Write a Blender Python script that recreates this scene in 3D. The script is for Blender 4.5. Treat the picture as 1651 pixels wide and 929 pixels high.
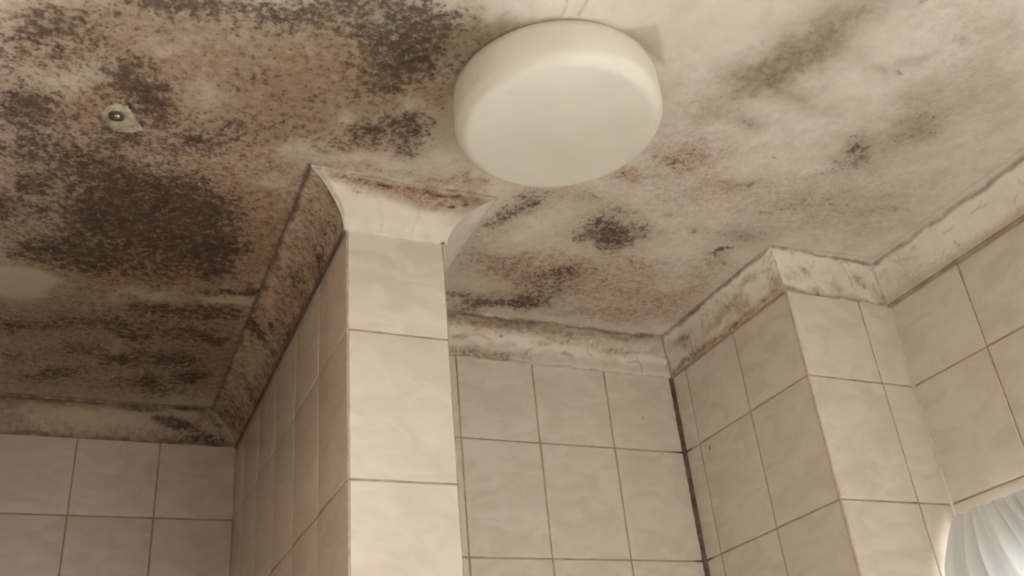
import bpy, bmesh, math, random
import numpy as np
from mathutils import Matrix, Vector, Quaternion

for o in list(bpy.data.objects):
    bpy.data.objects.remove(o, do_unlink=True)
scene = bpy.context.scene
COL = scene.collection
random.seed(7)
EYE = 1.55                                   # camera height above the floor (m)

# ---------------------------------------------------------------- camera
cam_data = bpy.data.cameras.new('camera')
cam = bpy.data.objects.new('camera', cam_data)
COL.objects.link(cam)
scene.camera = cam
RC = ((0.91218582, -0.39990644, -0.08939722),
      (0.12510668, 0.47953088, -0.86856114),
      (0.39021192, 0.78110497, 0.48745224))  # rows: right, down, forward
m = Matrix.Identity(4)
for i in range(3):
    m[i][0] = RC[0][i]; m[i][1] = -RC[1][i]; m[i][2] = -RC[2][i]
m[2][3] = EYE
cam.matrix_world = m
cam_data.sensor_fit = 'HORIZONTAL'
cam_data.sensor_width = 36.0
cam_data.lens = 1551.87 / 1651 * 36.0
cam_data.clip_start = 0.02

# ---------------------------------------------------------------- world, lights, exposure
world = bpy.data.worlds.new('world'); scene.world = world
world.use_nodes = True
bg = world.node_tree.nodes['Background']
bg.inputs['Color'].default_value = (1.0, 0.95, 0.87, 1)
bg.inputs['Strength'].default_value = 2.4

def area(name, loc, target, sx, sy, power, color):
    d = bpy.data.lights.new(name, 'AREA'); d.shape = 'RECTANGLE'
    d.size = sx; d.size_y = sy; d.energy = power; d.color = color
    o = bpy.data.objects.new(name, d); COL.objects.link(o)
    o.location = loc
    o.rotation_euler = (Vector(target) - Vector(loc)).to_track_quat('-Z', 'Y').to_euler()
    return o

# daylight entering by the window in the right wall (the lamp sits just outside its glass)
area('window_daylight', (1.40, 0.395, EYE - 0.16), (0.2, 0.395, EYE - 0.16), 1.12, 0.86, 208.0, (0.93, 0.975, 1.05))
vs = scene.view_settings
vs.view_transform = 'Standard'; vs.look = 'None'; vs.gamma = 1.0; vs.use_curve_mapping = False
vs.exposure = 0.38

# ---------------------------------------------------------------- dimensions (m, camera axis at x=0 y=0)
ZC = EYE + 0.7906      # ceiling
ZD = EYE + 0.7323      # lower edge of the coving
XL, XR = 0.2988, 0.4390          # pier left and right faces
YP, YLB, YB = 1.0852, 1.9377, 1.4262   # pier front, left back wall, back wall
XB, YF, XW = 1.0380, 1.0682, 1.2620    # boxing left face, boxing front face, right wall
XLEFT, XREC, YREAR = -1.05, -0.29, -1.15
ROWZ = [EYE + v for v in (0.5809, 0.3794, 0.1779, -0.0236, -0.2251)]
THK, JOINT = 0.0011, 0.0023

# ---- mould on the ceiling: (x, y, half length, half width, angle, amount) in metres on the ceiling plane
STAINS = {
 'mold': [
  (-0.075,1.0012,0.1578,0.1084,105.6,0.24),(-0.0232,1.2006,0.158,0.1147,147,0.22),(0.1015,1.0473,0.1329,0.0903,155.3,0.16),(0.2374,0.855,0.1198,0.1016,81.8,0.18),(0.0014,1.6462,0.2706,0.2122,148.4,0.14),
  (0.1257,1.2753,0.0878,0.0438,84.5,0.25),(0.258,0.7725,0.0767,0.0682,156.8,0.25),(0.0481,0.8128,0.1622,0.0363,160.8,0.2),(-0.0963,0.8902,0.0805,0.0533,145,0.2),(0.0301,0.7954,0.0478,0.0209,158.4,0.85),
  (0.1498,0.7739,0.0431,0.0201,159.7,0.6),(0.1059,0.7697,0.0389,0.0159,159.6,0.6),(0.2067,0.7422,0.04,0.0198,160.2,0.5),(0.2647,0.7255,0.0406,0.0228,161.1,0.55),(0.2997,0.7434,0.0336,0.0313,65,0.7),
  (0.2902,0.7807,0.0412,0.0362,162.1,0.8),(0.3197,0.8002,0.0232,0.0218,60.8,0.75),(0.2729,0.821,0.0327,0.0316,147.6,0.5),(0.2684,0.8566,0.0333,0.0243,160.6,0.4),(0.1878,0.7757,0.0237,0.0168,156.8,0.5),
  (0.2514,0.7747,0.0278,0.0195,160.1,0.45),(0.2811,0.9413,0.025,0.0235,83.5,0.75),(0.3273,0.9177,0.0237,0.0223,168.5,0.6),(0.3541,0.9225,0.0317,0.0279,64.9,0.65),(0.349,0.9579,0.0204,0.0185,169.1,0.6),
  (0.3068,0.9049,0.0271,0.0169,162.5,0.45),(0.2549,0.9799,0.0278,0.0155,161.8,0.35),(-0.0064,0.9141,0.0316,0.0246,114.1,0.85),(0.0324,0.953,0.0374,0.0281,101.6,0.85),(0.0058,0.941,0.0237,0.0188,116.9,0.5),
  (-0.0253,0.9796,0.0252,0.0163,151.3,0.35),(-0.1047,1.0014,0.0355,0.0254,137.9,0.85),(-0.1278,1.0356,0.0254,0.0173,110.6,0.7),(-0.0787,0.863,0.0309,0.016,154.8,0.6),(-0.1084,0.8962,0.0227,0.011,155.6,0.6),
  (-0.0636,0.9096,0.0151,0.0107,108.3,0.55),(-0.1052,0.9264,0.0185,0.0087,156.5,0.5),(-0.1299,0.9314,0.0083,0.0055,142.9,0.6),(-0.0903,0.8882,0.0097,0.0069,136.8,0.6),(-0.118,1.101,0.0382,0.0252,105.8,0.65),
  (-0.0616,1.097,0.0456,0.0275,153.7,0.5),(-0.0421,1.1295,0.0432,0.0288,150.8,0.65),(0.0077,1.0467,0.0413,0.0221,157.6,0.6),(-0.0985,1.1777,0.0253,0.0189,119.1,0.8),(-0.1313,1.2443,0.0286,0.0162,99.2,0.8),
  (-0.0919,1.2282,0.0207,0.0143,147.4,0.5),(-0.1208,0.9599,0.0141,0.0096,142.1,0.4),(-0.0743,1.0247,0.0291,0.0179,151.7,0.4),(-0.0941,1.0617,0.0219,0.0118,155.6,0.4),(-0.0414,0.872,0.0263,0.0139,155.4,0.35),
  (-0.0154,1.0247,0.022,0.0118,157,0.4),(0.0803,1.0037,0.0169,0.014,110.9,0.9),(0.1032,1.0173,0.0105,0.0087,104.6,0.7),(0.126,0.9844,0.0365,0.0265,153.8,0.55),(0.1633,0.9148,0.0103,0.0078,153.8,0.6),
  (0.1208,0.8438,0.0098,0.0078,146.6,0.5),(0.1249,0.8936,0.021,0.0183,125.1,0.35),(0.0777,1.041,0.0307,0.0153,159.7,0.45),(0.0223,1.0067,0.0225,0.0161,148.4,0.45),(0.1462,0.8733,0.0154,0.0136,108.8,0.25),
  (0.1928,0.9534,0.0229,0.0169,156.7,0.35),(0.2037,0.9008,0.0222,0.0158,157.8,0.3),(-0.0006,1.1863,0.061,0.049,129.2,0.8),(-0.0215,1.2316,0.0463,0.0329,149.2,0.75),(0.0563,1.1348,0.0566,0.0366,155.8,0.6),
  (0.1252,1.1815,0.0508,0.0372,90.8,0.9),(0.1076,1.2713,0.0678,0.0566,142.6,0.85),(0.0364,1.2447,0.0626,0.0515,132.8,0.75),(0.1553,1.2817,0.0536,0.032,84.7,0.8),(0.1519,1.3432,0.0267,0.0147,84.3,0.8),
  (-0.0585,1.3087,0.0645,0.0422,153.2,0.7),(-0.0944,1.3448,0.0432,0.0267,154.7,0.6),(0.0695,1.3652,0.0594,0.0335,160.7,0.6),(-0.0071,1.3389,0.0531,0.0346,155.4,0.7),(-0.0042,1.1352,0.0396,0.0245,155.1,0.55),
  (0.0999,1.1493,0.0494,0.0265,160.1,0.6),(0.1605,1.1632,0.0312,0.0118,81.3,0.4),(0.0729,1.1965,0.0351,0.0294,133.4,0.6),(-0.0309,1.3731,0.0356,0.0214,157.5,0.55),(0.2278,1.3737,0.0182,0.0135,84.1,0.95),
  (0.1915,1.3894,0.0308,0.0101,164.8,0.8),(0.1492,1.4087,0.0239,0.0101,164.1,0.6),(0.1965,1.3452,0.0133,0.0114,150.3,0.6),(0.1725,1.4676,0.032,0.0258,155.1,0.8),(0.2084,1.4722,0.0269,0.0238,97.5,0.6),
  (0.0498,1.4469,0.0282,0.0081,164.7,0.5),(0.0771,1.4872,0.0437,0.0255,161.4,0.75),(0.0586,1.5483,0.0397,0.0224,162,0.6),(0.1256,1.4861,0.0297,0.0215,158,0.45),(0.0623,1.59,0.0296,0.0249,110.7,0.75),
  (0.0369,1.6945,0.0311,0.0266,130.1,0.85),(-0.0229,1.6569,0.0339,0.0277,138.5,0.6),(0.129,1.6683,0.0589,0.0412,161,0.85),(0.1817,1.7395,0.0316,0.0278,151,0.9),(0.1059,1.7762,0.0385,0.0332,145.6,0.8),
  (0.179,1.567,0.0211,0.0188,144,0.85),(0.2077,1.5751,0.0152,0.0141,124.8,0.7),(-0.1286,1.6101,0.0256,0.0199,126.8,0.65),(-0.0873,1.5771,0.0573,0.0262,162.6,0.5),(-0.0645,1.7656,0.0325,0.0255,145.6,0.5),
  (0.134,1.5535,0.046,0.0324,159.8,0.6),(0.0056,1.5498,0.0488,0.0264,161.7,0.5),(-0.1245,1.7133,0.0313,0.0236,145.5,0.45),(-0.0339,1.7588,0.0421,0.0212,163.9,0.45),(-0.1047,1.8019,0.0525,0.0269,163.2,0.4),
  (0.0421,1.7986,0.0657,0.0283,166,0.4),(0.1489,1.8115,0.0682,0.0237,167.4,0.5),(0.5493,1.0477,0.0506,0.0192,119.3,0.55),(0.5665,1.0194,0.0265,0.0153,78.4,0.5),(0.5234,1.0807,0.0241,0.015,147.6,0.5),
  (0.7112,1.0721,0.0481,0.0369,38,0.82),(0.7262,1.0791,0.0386,0.0282,43,0.4),(0.6832,1.0385,0.0092,0.0072,36.3,0.9),(0.7543,1.0344,0.0233,0.0178,30.5,0.4),(0.7045,1.0166,0.0273,0.0132,168.2,0.35),
  (0.6937,1.2993,0.0462,0.0267,136.1,0.65),(0.6013,1.3298,0.0283,0.0176,170.8,0.8),(0.6517,1.3192,0.0494,0.0178,167.1,0.7),(0.7011,1.323,0.0227,0.0157,176.3,0.7),(0.696,1.1897,0.0459,0.0205,149.1,0.4),
  (0.5569,1.3186,0.0234,0.0129,168.5,0.65),(0.6806,1.2339,0.0491,0.0365,179.8,0.5),(0.599,1.2035,0.0411,0.0271,171.6,0.3),(0.718,1.1922,0.0426,0.0201,168.6,0.35),(0.523,1.1885,0.0377,0.0244,64.1,0.2),
  (0.9247,1.0626,0.0131,0.0082,154.2,0.95),(0.9142,1.0796,0.0145,0.0104,16.5,0.5),(0.9431,1.0127,0.0349,0.0195,175,0.45),(0.8377,1.031,0.0075,0.0051,2.1,0.7),(0.9576,1.1027,0.0067,0.004,42.7,0.7),
  (0.6457,0.9864,0.0052,0.0042,27.6,0.8),(0.7862,0.9914,0.0085,0.0062,10,0.4),(0.9594,0.7798,0.0293,0.0141,40.1,0.6),(0.9626,0.8124,0.023,0.0149,17.4,0.4),(0.8903,0.6296,0.0066,0.0041,5.8,0.9),
  (0.995,0.7025,0.0398,0.0336,99.8,0.25),(0.6817,0.6319,0.0041,0.0029,3.9,0.3),(0.7611,0.7729,0.0097,0.0069,13.2,0.45),(0.9651,0.518,0.0047,0.0027,5.4,0.7),(0.8245,0.5254,0.0037,0.0024,16,0.7),
  (0.7191,0.8768,0.0242,0.0153,174.7,0.45),(0.734,0.8443,0.0204,0.0133,177.2,0.35),(0.6544,0.9313,0.0221,0.0131,170.7,0.35),(0.844,0.821,0.0053,0.0037,17,0.5),(0.8478,0.8927,0.0056,0.004,21.1,0.6),
  (0.9511,0.8427,0.0301,0.0148,171.9,0.25),(0.922,0.9435,0.0144,0.0066,170,0.45),(0.9818,0.9087,0.0511,0.0133,165.6,0.25),(1.1235,0.8854,0.0319,0.0069,165.4,0.4),(0.4461,1.0165,0.0123,0.0074,166.2,0.5),
  (0.4297,0.9954,0.0121,0.01,172.6,0.35),(0.3649,0.9927,0.01,0.0042,163.6,0.3),
 ],
 'haze': [
  (0.0582,0.8909,0.2302,0.152,153.3,0.42),(0.0245,1.3032,0.2887,0.2299,141.3,0.25),(0.2403,0.8656,0.1329,0.117,84,0.35),(0.1441,0.863,0.106,0.0723,155.9,0.6),(0.0518,0.841,0.1068,0.0566,157.2,0.5),
  (-0.055,0.8474,0.1021,0.0444,157.5,0.45),(0.2291,0.8243,0.0788,0.0718,146.8,0.45),(0.1947,0.9278,0.0826,0.0525,159.2,0.45),(-0.0687,0.9876,0.1164,0.0879,126.3,0.35),(0.2712,0.7681,0.0839,0.0781,157.4,0.6),
  (0.3498,0.7369,0.0443,0.0388,57.9,0.55),(0.3806,0.7748,0.0528,0.0221,66.9,0.35),(-0.0469,1.1922,0.1666,0.1242,141.9,0.45),(0.0917,1.2846,0.1651,0.1407,114.4,0.6),(0.0014,1.6462,0.2672,0.191,155.6,0.6),
  (-0.0619,1.8796,0.2187,0.0882,166.2,0.4),(0.1897,1.6544,0.1582,0.1285,90.9,0.55),(-0.0879,1.5287,0.1149,0.0809,150.9,0.45),(0.2108,1.1988,0.0995,0.0395,79.6,0.12),(0.7414,0.6252,0.0976,0.0388,109.1,0.75),
  (0.7295,0.6961,0.0528,0.0274,119.7,0.65),(0.7961,0.7056,0.0602,0.0183,4.1,0.5),(0.7711,0.5495,0.0331,0.022,136,0.4),(0.7697,0.6248,0.0461,0.0313,14.6,0.35),(0.9929,0.7003,0.0613,0.0473,93.2,0.6),
  (0.9636,0.7845,0.0505,0.0283,34.5,0.45),(0.9465,0.6448,0.0294,0.0199,130.8,0.35),(0.8877,0.6008,0.0252,0.0101,140.5,0.35),(0.9239,0.5514,0.0141,0.0077,178,0.4),(0.8616,0.6389,0.019,0.0089,169.8,0.35),
  (0.7636,0.7735,0.0252,0.015,174.2,0.4),(0.7083,0.7788,0.0227,0.0135,172.7,0.3),(1.0583,0.6284,0.0922,0.0439,31,0.2),(0.9842,0.6015,0.0474,0.0263,0.2,0.15),(1.0903,0.8772,0.0893,0.0709,83.1,0.18),
  (1.0014,0.903,0.0859,0.0477,176.6,0.15),(0.8202,0.8929,0.0386,0.0181,169,0.35),(0.9605,0.5066,0.0487,0.02,33.9,0.3),(0.7901,1.1729,0.1976,0.1197,174.1,0.12),(0.7253,1.2775,0.1332,0.0657,169.5,0.25),
  (0.5673,1.2324,0.1006,0.0605,63.6,0.2),(0.942,1.0111,0.0556,0.0347,0.3,0.35),(0.7086,1.0673,0.0667,0.0507,39.3,0.4),(0.6313,1.0022,0.047,0.0222,167,0.25),(0.5531,0.6907,0.0257,0.0146,53.3,0.2),
 ],
 'rust': [
  (-0.0701,0.9434,0.1412,0.1054,119.1,0.2),(0.898,0.8196,0.2055,0.1331,5.3,0.14),(1.0697,0.7522,0.1436,0.0786,28.9,0.1),(0.7077,0.8197,0.1184,0.0861,33.1,0.14),(0.7694,1.1784,0.2219,0.1569,0.9,0.2),
  (0.2226,1.2128,0.1861,0.0444,78.7,0.3),(-0.0441,1.7611,0.2137,0.1564,154,0.25),(0.9653,0.5836,0.1238,0.0736,13.3,0.15),(0.0014,1.0132,0.2512,0.1915,140.6,0.35),(0.046,1.3524,0.2965,0.2479,118.9,0.4),
  (0.1662,1.0139,0.1051,0.0843,90.7,0.35),(-0.0826,0.9584,0.1228,0.0915,124.5,0.35),(0.0381,0.9536,0.0525,0.0421,135.2,0.5),(-0.0639,1.1388,0.125,0.0788,152.5,0.45),(0.214,1.2152,0.1691,0.0487,79.2,0.45),
  (0.1043,1.246,0.121,0.0999,103.2,0.5),(0.0855,1.1012,0.0803,0.0548,154.9,0.5),(0.0079,1.3078,0.141,0.1002,151.7,0.4),(0.1686,1.5096,0.0691,0.0593,98.7,0.55),(0.2256,1.6735,0.1617,0.0495,81.2,0.6),
  (0.1283,1.5081,0.0325,0.0285,112.9,0.7),(0.1218,1.381,0.056,0.0194,164.2,0.55),(0.0143,1.3994,0.0364,0.0189,161.1,0.4),(0.0509,1.6346,0.2068,0.145,158.1,0.35),(-0.045,1.0656,0.0541,0.0402,110.3,0.3),
  (0.2293,1.0807,0.0582,0.0332,79.1,0.3),(0.3275,0.9441,0.0721,0.0334,163,0.5),(0.2667,0.9629,0.0474,0.0306,161.4,0.35),(0.3359,0.8466,0.0228,0.0204,168.6,0.6),(0.3089,0.8612,0.0302,0.0159,162.4,0.5),
  (0.2263,0.8701,0.0665,0.0582,86.3,0.25),(0.6697,1.2303,0.0645,0.0545,162.6,0.75),(0.5902,1.1958,0.0476,0.0407,14.4,0.5),(0.696,1.1897,0.0561,0.0288,149.1,0.5),(0.6,1.2986,0.0644,0.0427,171.9,0.4),
  (0.5506,1.0507,0.0563,0.0265,116.7,0.55),(0.5294,1.16,0.0551,0.0384,61.7,0.35),(0.8181,1.1445,0.0276,0.0205,10.6,0.6),(0.807,1.2182,0.1008,0.0549,171.8,0.45),(0.9185,1.2514,0.0722,0.0445,177.7,0.5),
  (0.8856,1.3082,0.0713,0.0286,169.2,0.45),(0.7951,1.3185,0.0805,0.0188,166.7,0.45),(0.941,1.1764,0.0651,0.0301,96.1,0.35),(0.9299,1.0936,0.0417,0.029,10.4,0.4),(0.7018,1.0157,0.0489,0.0264,169.7,0.35),
  (0.7619,1.034,0.0367,0.0265,4.3,0.35),(0.7175,0.8743,0.0349,0.0196,170.8,0.6),(0.6646,0.9205,0.041,0.0175,166.4,0.55),(0.734,0.8443,0.0329,0.019,172,0.4),(0.7546,0.9414,0.0676,0.037,170.9,0.3),
  (0.8277,0.9035,0.0587,0.0304,171,0.25),(0.6328,0.9853,0.0464,0.0156,165.1,0.35),(0.6662,0.7166,0.0084,0.0055,176.2,0.3),(0.9141,0.9284,0.1236,0.0644,172.5,0.25),(1.0454,0.926,0.1312,0.067,174.2,0.25),
  (0.4419,1.0054,0.0222,0.011,77,0.7),(0.4155,1.0163,0.0362,0.0084,0.6,0.6),(0.4725,1.0071,0.011,0.01,23.2,0.6),(0.3069,1.0102,0.0132,0.0055,163.1,0.5),(0.9039,0.5256,0.0515,0.0278,177,0.15),
  (0.6684,0.8046,0.0811,0.0483,48.9,0.15),(0.6835,1.1807,0.213,0.1539,178.4,0.2),(0.3617,1.0232,0.097,0.0055,0.8,0.5),(0.3949,0.9895,0.0338,0.014,163.8,0.25),
 ],
 'pale': [
  (-0.0699,0.9488,0.0341,0.0164,157,0.35),(-0.0389,0.9172,0.0207,0.0137,148.9,0.3),(-0.0941,1.0617,0.0291,0.0142,157.3,0.35),(-0.0453,1.0592,0.0181,0.0119,150.4,0.3),(-0.0634,1.1529,0.031,0.0136,159.7,0.3),
  (-0.1145,0.9578,0.0201,0.0081,158.4,0.3),(0.0612,1.0942,0.0236,0.0135,158.2,0.25),(0.037,1.0833,0.0188,0.013,152.3,0.3),(0.1051,1.0194,0.0108,0.0075,154.6,0.3),(0.0341,0.857,0.0201,0.0114,155.8,0.25),
  (-0.0684,1.2451,0.0198,0.012,154.8,0.3),(-0.0847,1.2032,0.0315,0.0115,161.3,0.3),(-0.1147,1.473,0.0455,0.0268,157.1,0.4),(0.0763,1.4317,0.0396,0.0181,163.2,0.55),(0.0275,1.4568,0.0174,0.0137,145.8,0.4),
  (-0.0184,1.2889,0.0157,0.0112,101.3,0.5),(0.1135,1.2503,0.0128,0.0111,128.8,0.35),(0.0909,0.9251,0.021,0.0175,109,0.35),(0.0257,0.87,0.0109,0.0076,149.1,0.3),(0.1947,1.076,0.0197,0.0141,158,0.5),
  (0.2201,1.0042,0.0238,0.0131,161.3,0.6),(0.2665,1.0082,0.0324,0.0108,162.9,0.4),(0.3266,0.9956,0.0495,0.011,163.2,0.4),(0.2502,0.9165,0.0153,0.0119,158.8,0.6),(0.3165,0.8795,0.0141,0.0107,71.2,0.6),
  (0.2524,0.7542,0.0096,0.0085,156.4,0.7),(0.3914,0.9312,0.0457,0.0244,68.5,0.5),(0.8445,0.6838,0.0195,0.015,130.4,0.9),(0.9415,0.7331,0.01,0.0073,157,0.9),(0.5697,0.648,0.053,0.0345,172.6,0.6),
  (0.4785,0.6465,0.0425,0.013,162.3,0.7),(0.6274,0.6184,0.0618,0.038,132.9,0.4),(0.6269,0.7535,0.0488,0.0233,53.7,0.4),(0.6284,1.3252,0.0023,0.0011,64.6,0),(0.5844,1.2742,0.042,0.0167,166.8,0.7),
  (0.5897,1.1099,0.0439,0.0245,168.4,0.65),(0.6412,1.0418,0.0337,0.0166,167.7,0.6),(0.682,1.1217,0.0406,0.0184,167.7,0.4),(0.7624,1.007,0.0399,0.0201,169.5,0.4),(0.8407,1.0779,0.0328,0.0217,179.9,0.3),
  (0.5857,1.1483,0.0297,0.0146,167.3,0.4),(0.8973,1.1879,0.0195,0.0139,33.5,0.5),(0.9912,1.2329,0.0362,0.0095,93.5,0.4),(0.9644,1.0801,0.0666,0.0082,90.3,0.4),(0.6904,0.9766,0.0378,0.0127,165.4,0.3),
  (0.5443,1.1503,0.0293,0.0144,166.8,0.35),(0.4931,1.0506,0.0228,0.0157,169.4,0.5),(0.4584,1.0607,0.0271,0.0188,168.3,0.4),(0.1803,0.7733,0.0081,0.0056,157,0.2),(0.9971,0.635,0.0442,0.0219,32.3,0.25),
  (0.8226,0.5851,0.041,0.0363,116.7,0.35),(0.9,0.7051,0.0231,0.0117,128.3,0.3),(0.8092,0.8695,0.0114,0.0058,170.3,0.35),(-0.0813,1.015,0.0012,0.0007,96.3,0),(-0.0569,0.9501,0.0183,0.0121,148.1,0.3),
  (-0.0931,1.1337,0.0303,0.0131,159.4,0.25),(-0.0539,1.2095,0.016,0.0118,108.1,0.3),
 ],
 'grime': [
 ],
}
STROKES = {
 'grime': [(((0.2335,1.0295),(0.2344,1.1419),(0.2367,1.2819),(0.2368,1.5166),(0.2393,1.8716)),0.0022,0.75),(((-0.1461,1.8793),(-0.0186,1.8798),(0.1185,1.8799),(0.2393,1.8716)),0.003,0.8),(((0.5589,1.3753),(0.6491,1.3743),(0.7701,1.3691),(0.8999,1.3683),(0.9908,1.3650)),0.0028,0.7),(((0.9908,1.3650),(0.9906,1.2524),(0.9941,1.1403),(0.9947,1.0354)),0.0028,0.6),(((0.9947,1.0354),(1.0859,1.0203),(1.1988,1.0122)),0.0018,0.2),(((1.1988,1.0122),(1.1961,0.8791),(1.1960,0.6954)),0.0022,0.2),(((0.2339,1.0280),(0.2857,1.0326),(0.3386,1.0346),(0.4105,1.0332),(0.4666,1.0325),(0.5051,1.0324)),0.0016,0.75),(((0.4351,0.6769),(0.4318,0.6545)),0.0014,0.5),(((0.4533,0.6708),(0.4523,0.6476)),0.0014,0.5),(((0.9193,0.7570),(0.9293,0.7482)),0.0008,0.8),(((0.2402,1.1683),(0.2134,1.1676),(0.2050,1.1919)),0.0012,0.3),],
 'pale': [(((0.0529,1.5381),(0.0431,1.5995),(0.0336,1.6769)),0.004,0.35),],
 'rust': [(((0.2437,1.0236),(0.3148,1.0136),(0.3843,1.0105),(0.4461,1.0165)),0.0035,0.45),],
}
POLYS = {
 'pale': [(((-0.1642,1.4127),(-0.1064,1.3934),(-0.0812,1.3979),(-0.0575,1.4223),(-0.0673,1.4446),(-0.0801,1.4600),(-0.0753,1.4791),(-0.1060,1.4953),(-0.1663,1.4904)),0.013,0.75),(((0.1447,1.4246),(0.1671,1.3999),(0.1942,1.4055),(0.2238,1.3894),(0.2361,1.4075),(0.2322,1.4348),(0.2115,1.4312),(0.1869,1.4331),(0.1630,1.4370)),0.006,0.6),],
 'tan': [(((0.5145,0.6748),(0.5482,0.6542),(0.5622,0.6715),(0.5912,0.7105),(0.5830,0.7086),(0.5433,0.6885)),0.006,0.9),],
}
PATCH = [(-0.0251,1.0044),(-0.0227,0.9881),(-0.0118,0.9765),(0.0020,0.9768),(0.0111,0.9930),(0.0256,1.0194),(0.0134,1.0283),(-0.0085,1.0326),(-0.0194,1.0173)]

# ---------------------------------------------------------------- helpers
def new_obj(name, me, mat=None, parent=None):
    o = bpy.data.objects.new(name, me); COL.objects.link(o)
    if mat is not None and not me.materials: me.materials.append(mat)
    if parent is not None: o.parent = parent
    return o

def tag(o, label, cat, group=None, kind=None):
    o['label'] = label; o['category'] = cat
    if group: o['group'] = group
    if kind: o['kind'] = kind
    return o

def mesh_from(name, verts, faces, smooth=False):
    me = bpy.data.meshes.new(name); me.from_pydata(verts, [], faces); me.update()
    if smooth: me.polygons.foreach_set('use_smooth', [True] * len(me.polygons))
    return me

def boxes_mesh(name, boxes):
    v, f = [], []
    for (x0, x1, y0, y1, z0, z1) in boxes:
        b = len(v)
        v += [(x0,y0,z0),(x1,y0,z0),(x1,y1,z0),(x0,y1,z0),(x0,y0,z1),(x1,y0,z1),(x1,y1,z1),(x0,y1,z1)]
        f += [tuple(b+i for i in q) for q in ((0,3,2,1),(4,5,6,7),(0,1,5,4),(1,2,6,5),(2,3,7,6),(3,0,4,7))]
    return mesh_from(name, v, f)

def value_noise(x, y, seed):
    rng = np.random.default_rng(seed); T = rng.random((256, 256))
    xi = np.floor(x).astype(int); yi = np.floor(y).astype(int)
    fx = x - xi; fy = y - yi
    fx = fx*fx*(3-2*fx); fy = fy*fy*(3-2*fy)
    g = lambda a, b: T[a % 256, b % 256]
    return (g(xi,yi)*(1-fx)+g(xi+1,yi)*fx)*(1-fy) + (g(xi,yi+1)*(1-fx)+g(xi+1,yi+1)*fx)*fy

def fbm(x, y, seed, octaves=4):
    s = 0; a = 0.5
    for k in range(octaves):
        s = s + a*value_noise(x*2**k, y*2**k, seed+k); a *= 0.5
    return s/(1-0.5**octaves) - 0.5

# ---------------------------------------------------------------- node helpers
class NT:
    def __init__(self, name):
        self.mat = bpy.data.materials.new(name); self.mat.use_nodes = True
        self.t = self.mat.node_tree; self.b = self.t.nodes['Principled BSDF']
        self.out = self.t.nodes['Material Output']
    def n(self, kind, **kw):
        q = self.t.nodes.new(kind)
        for k, v in kw.items(): setattr(q, k, v)
        return q
    def link(self, a, b): self.t.links.new(a, b)
    def _in(self, sock, v):
        if isinstance(v, bpy.types.NodeSocket): self.link(v, sock)
        elif v is not None: sock.default_value = v
    def math(self, op, a, b=None, c=None, clamp=False):
        q = self.n('ShaderNodeMath', operation=op, use_clamp=clamp)
        for i, v in enumerate((a, b, c)): self._in(q.inputs[i], v)
        return q.outputs[0]
    def mix(self, fac, a, b):
        q = self.n('ShaderNodeMix', data_type='RGBA')
        self._in(q.inputs[0], fac)
        for s, v in ((q.inputs[6], a), (q.inputs[7], b)):
            self._in(s, v if isinstance(v, bpy.types.NodeSocket) else (*v, 1))
        return q.outputs[2]
    def noise(self, vec, scale, detail=4, rough=0.55, dist=0.0):
        q = self.n('ShaderNodeTexNoise'); self.link(vec, q.inputs['Vector'])
        q.inputs['Scale'].default_value = scale; q.inputs['Detail'].default_value = detail
        q.inputs['Roughness'].default_value = rough; q.inputs['Distortion'].default_value = dist
        return q.outputs['Fac']
    def ramp(self, v, lo, hi):
        q = self.n('ShaderNodeMapRange', interpolation_type='SMOOTHSTEP')
        self._in(q.inputs['Value'], v); q.inputs['From Min'].default_value = lo; q.inputs['From Max'].default_value = hi
        return q.outputs['Result']
    def coords(self, which='Object', scale=None):
        c = self.n('ShaderNodeTexCoord').outputs[which]
        if scale:
            mp = self.n('ShaderNodeMapping'); mp.inputs['Scale'].default_value = scale
            self.link(c, mp.inputs['Vector']); c = mp.outputs['Vector']
        return c
    def attr(self, name):
        return self.n('ShaderNodeAttribute', attribute_name=name).outputs['Fac']
    def bump(self, h, strength, dist):
        q = self.n('ShaderNodeBump'); self.link(h, q.inputs['Height'])
        q.inputs['Strength'].default_value = strength; q.inputs['Distance'].default_value = dist
        self.link(q.outputs['Normal'], self.b.inputs['Normal'])
    def color(self, c): self._in(self.b.inputs['Base Color'], c if isinstance(c, bpy.types.NodeSocket) else (*c, 1))
    def rough(self, v): self._in(self.b.inputs['Roughness'], v)

def lin(r, g, b):
    f = lambda c: ((c/255+0.055)/1.055)**2.4 if c > 10 else c/255/12.92
    return (f(r), f(g), f(b))

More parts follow.
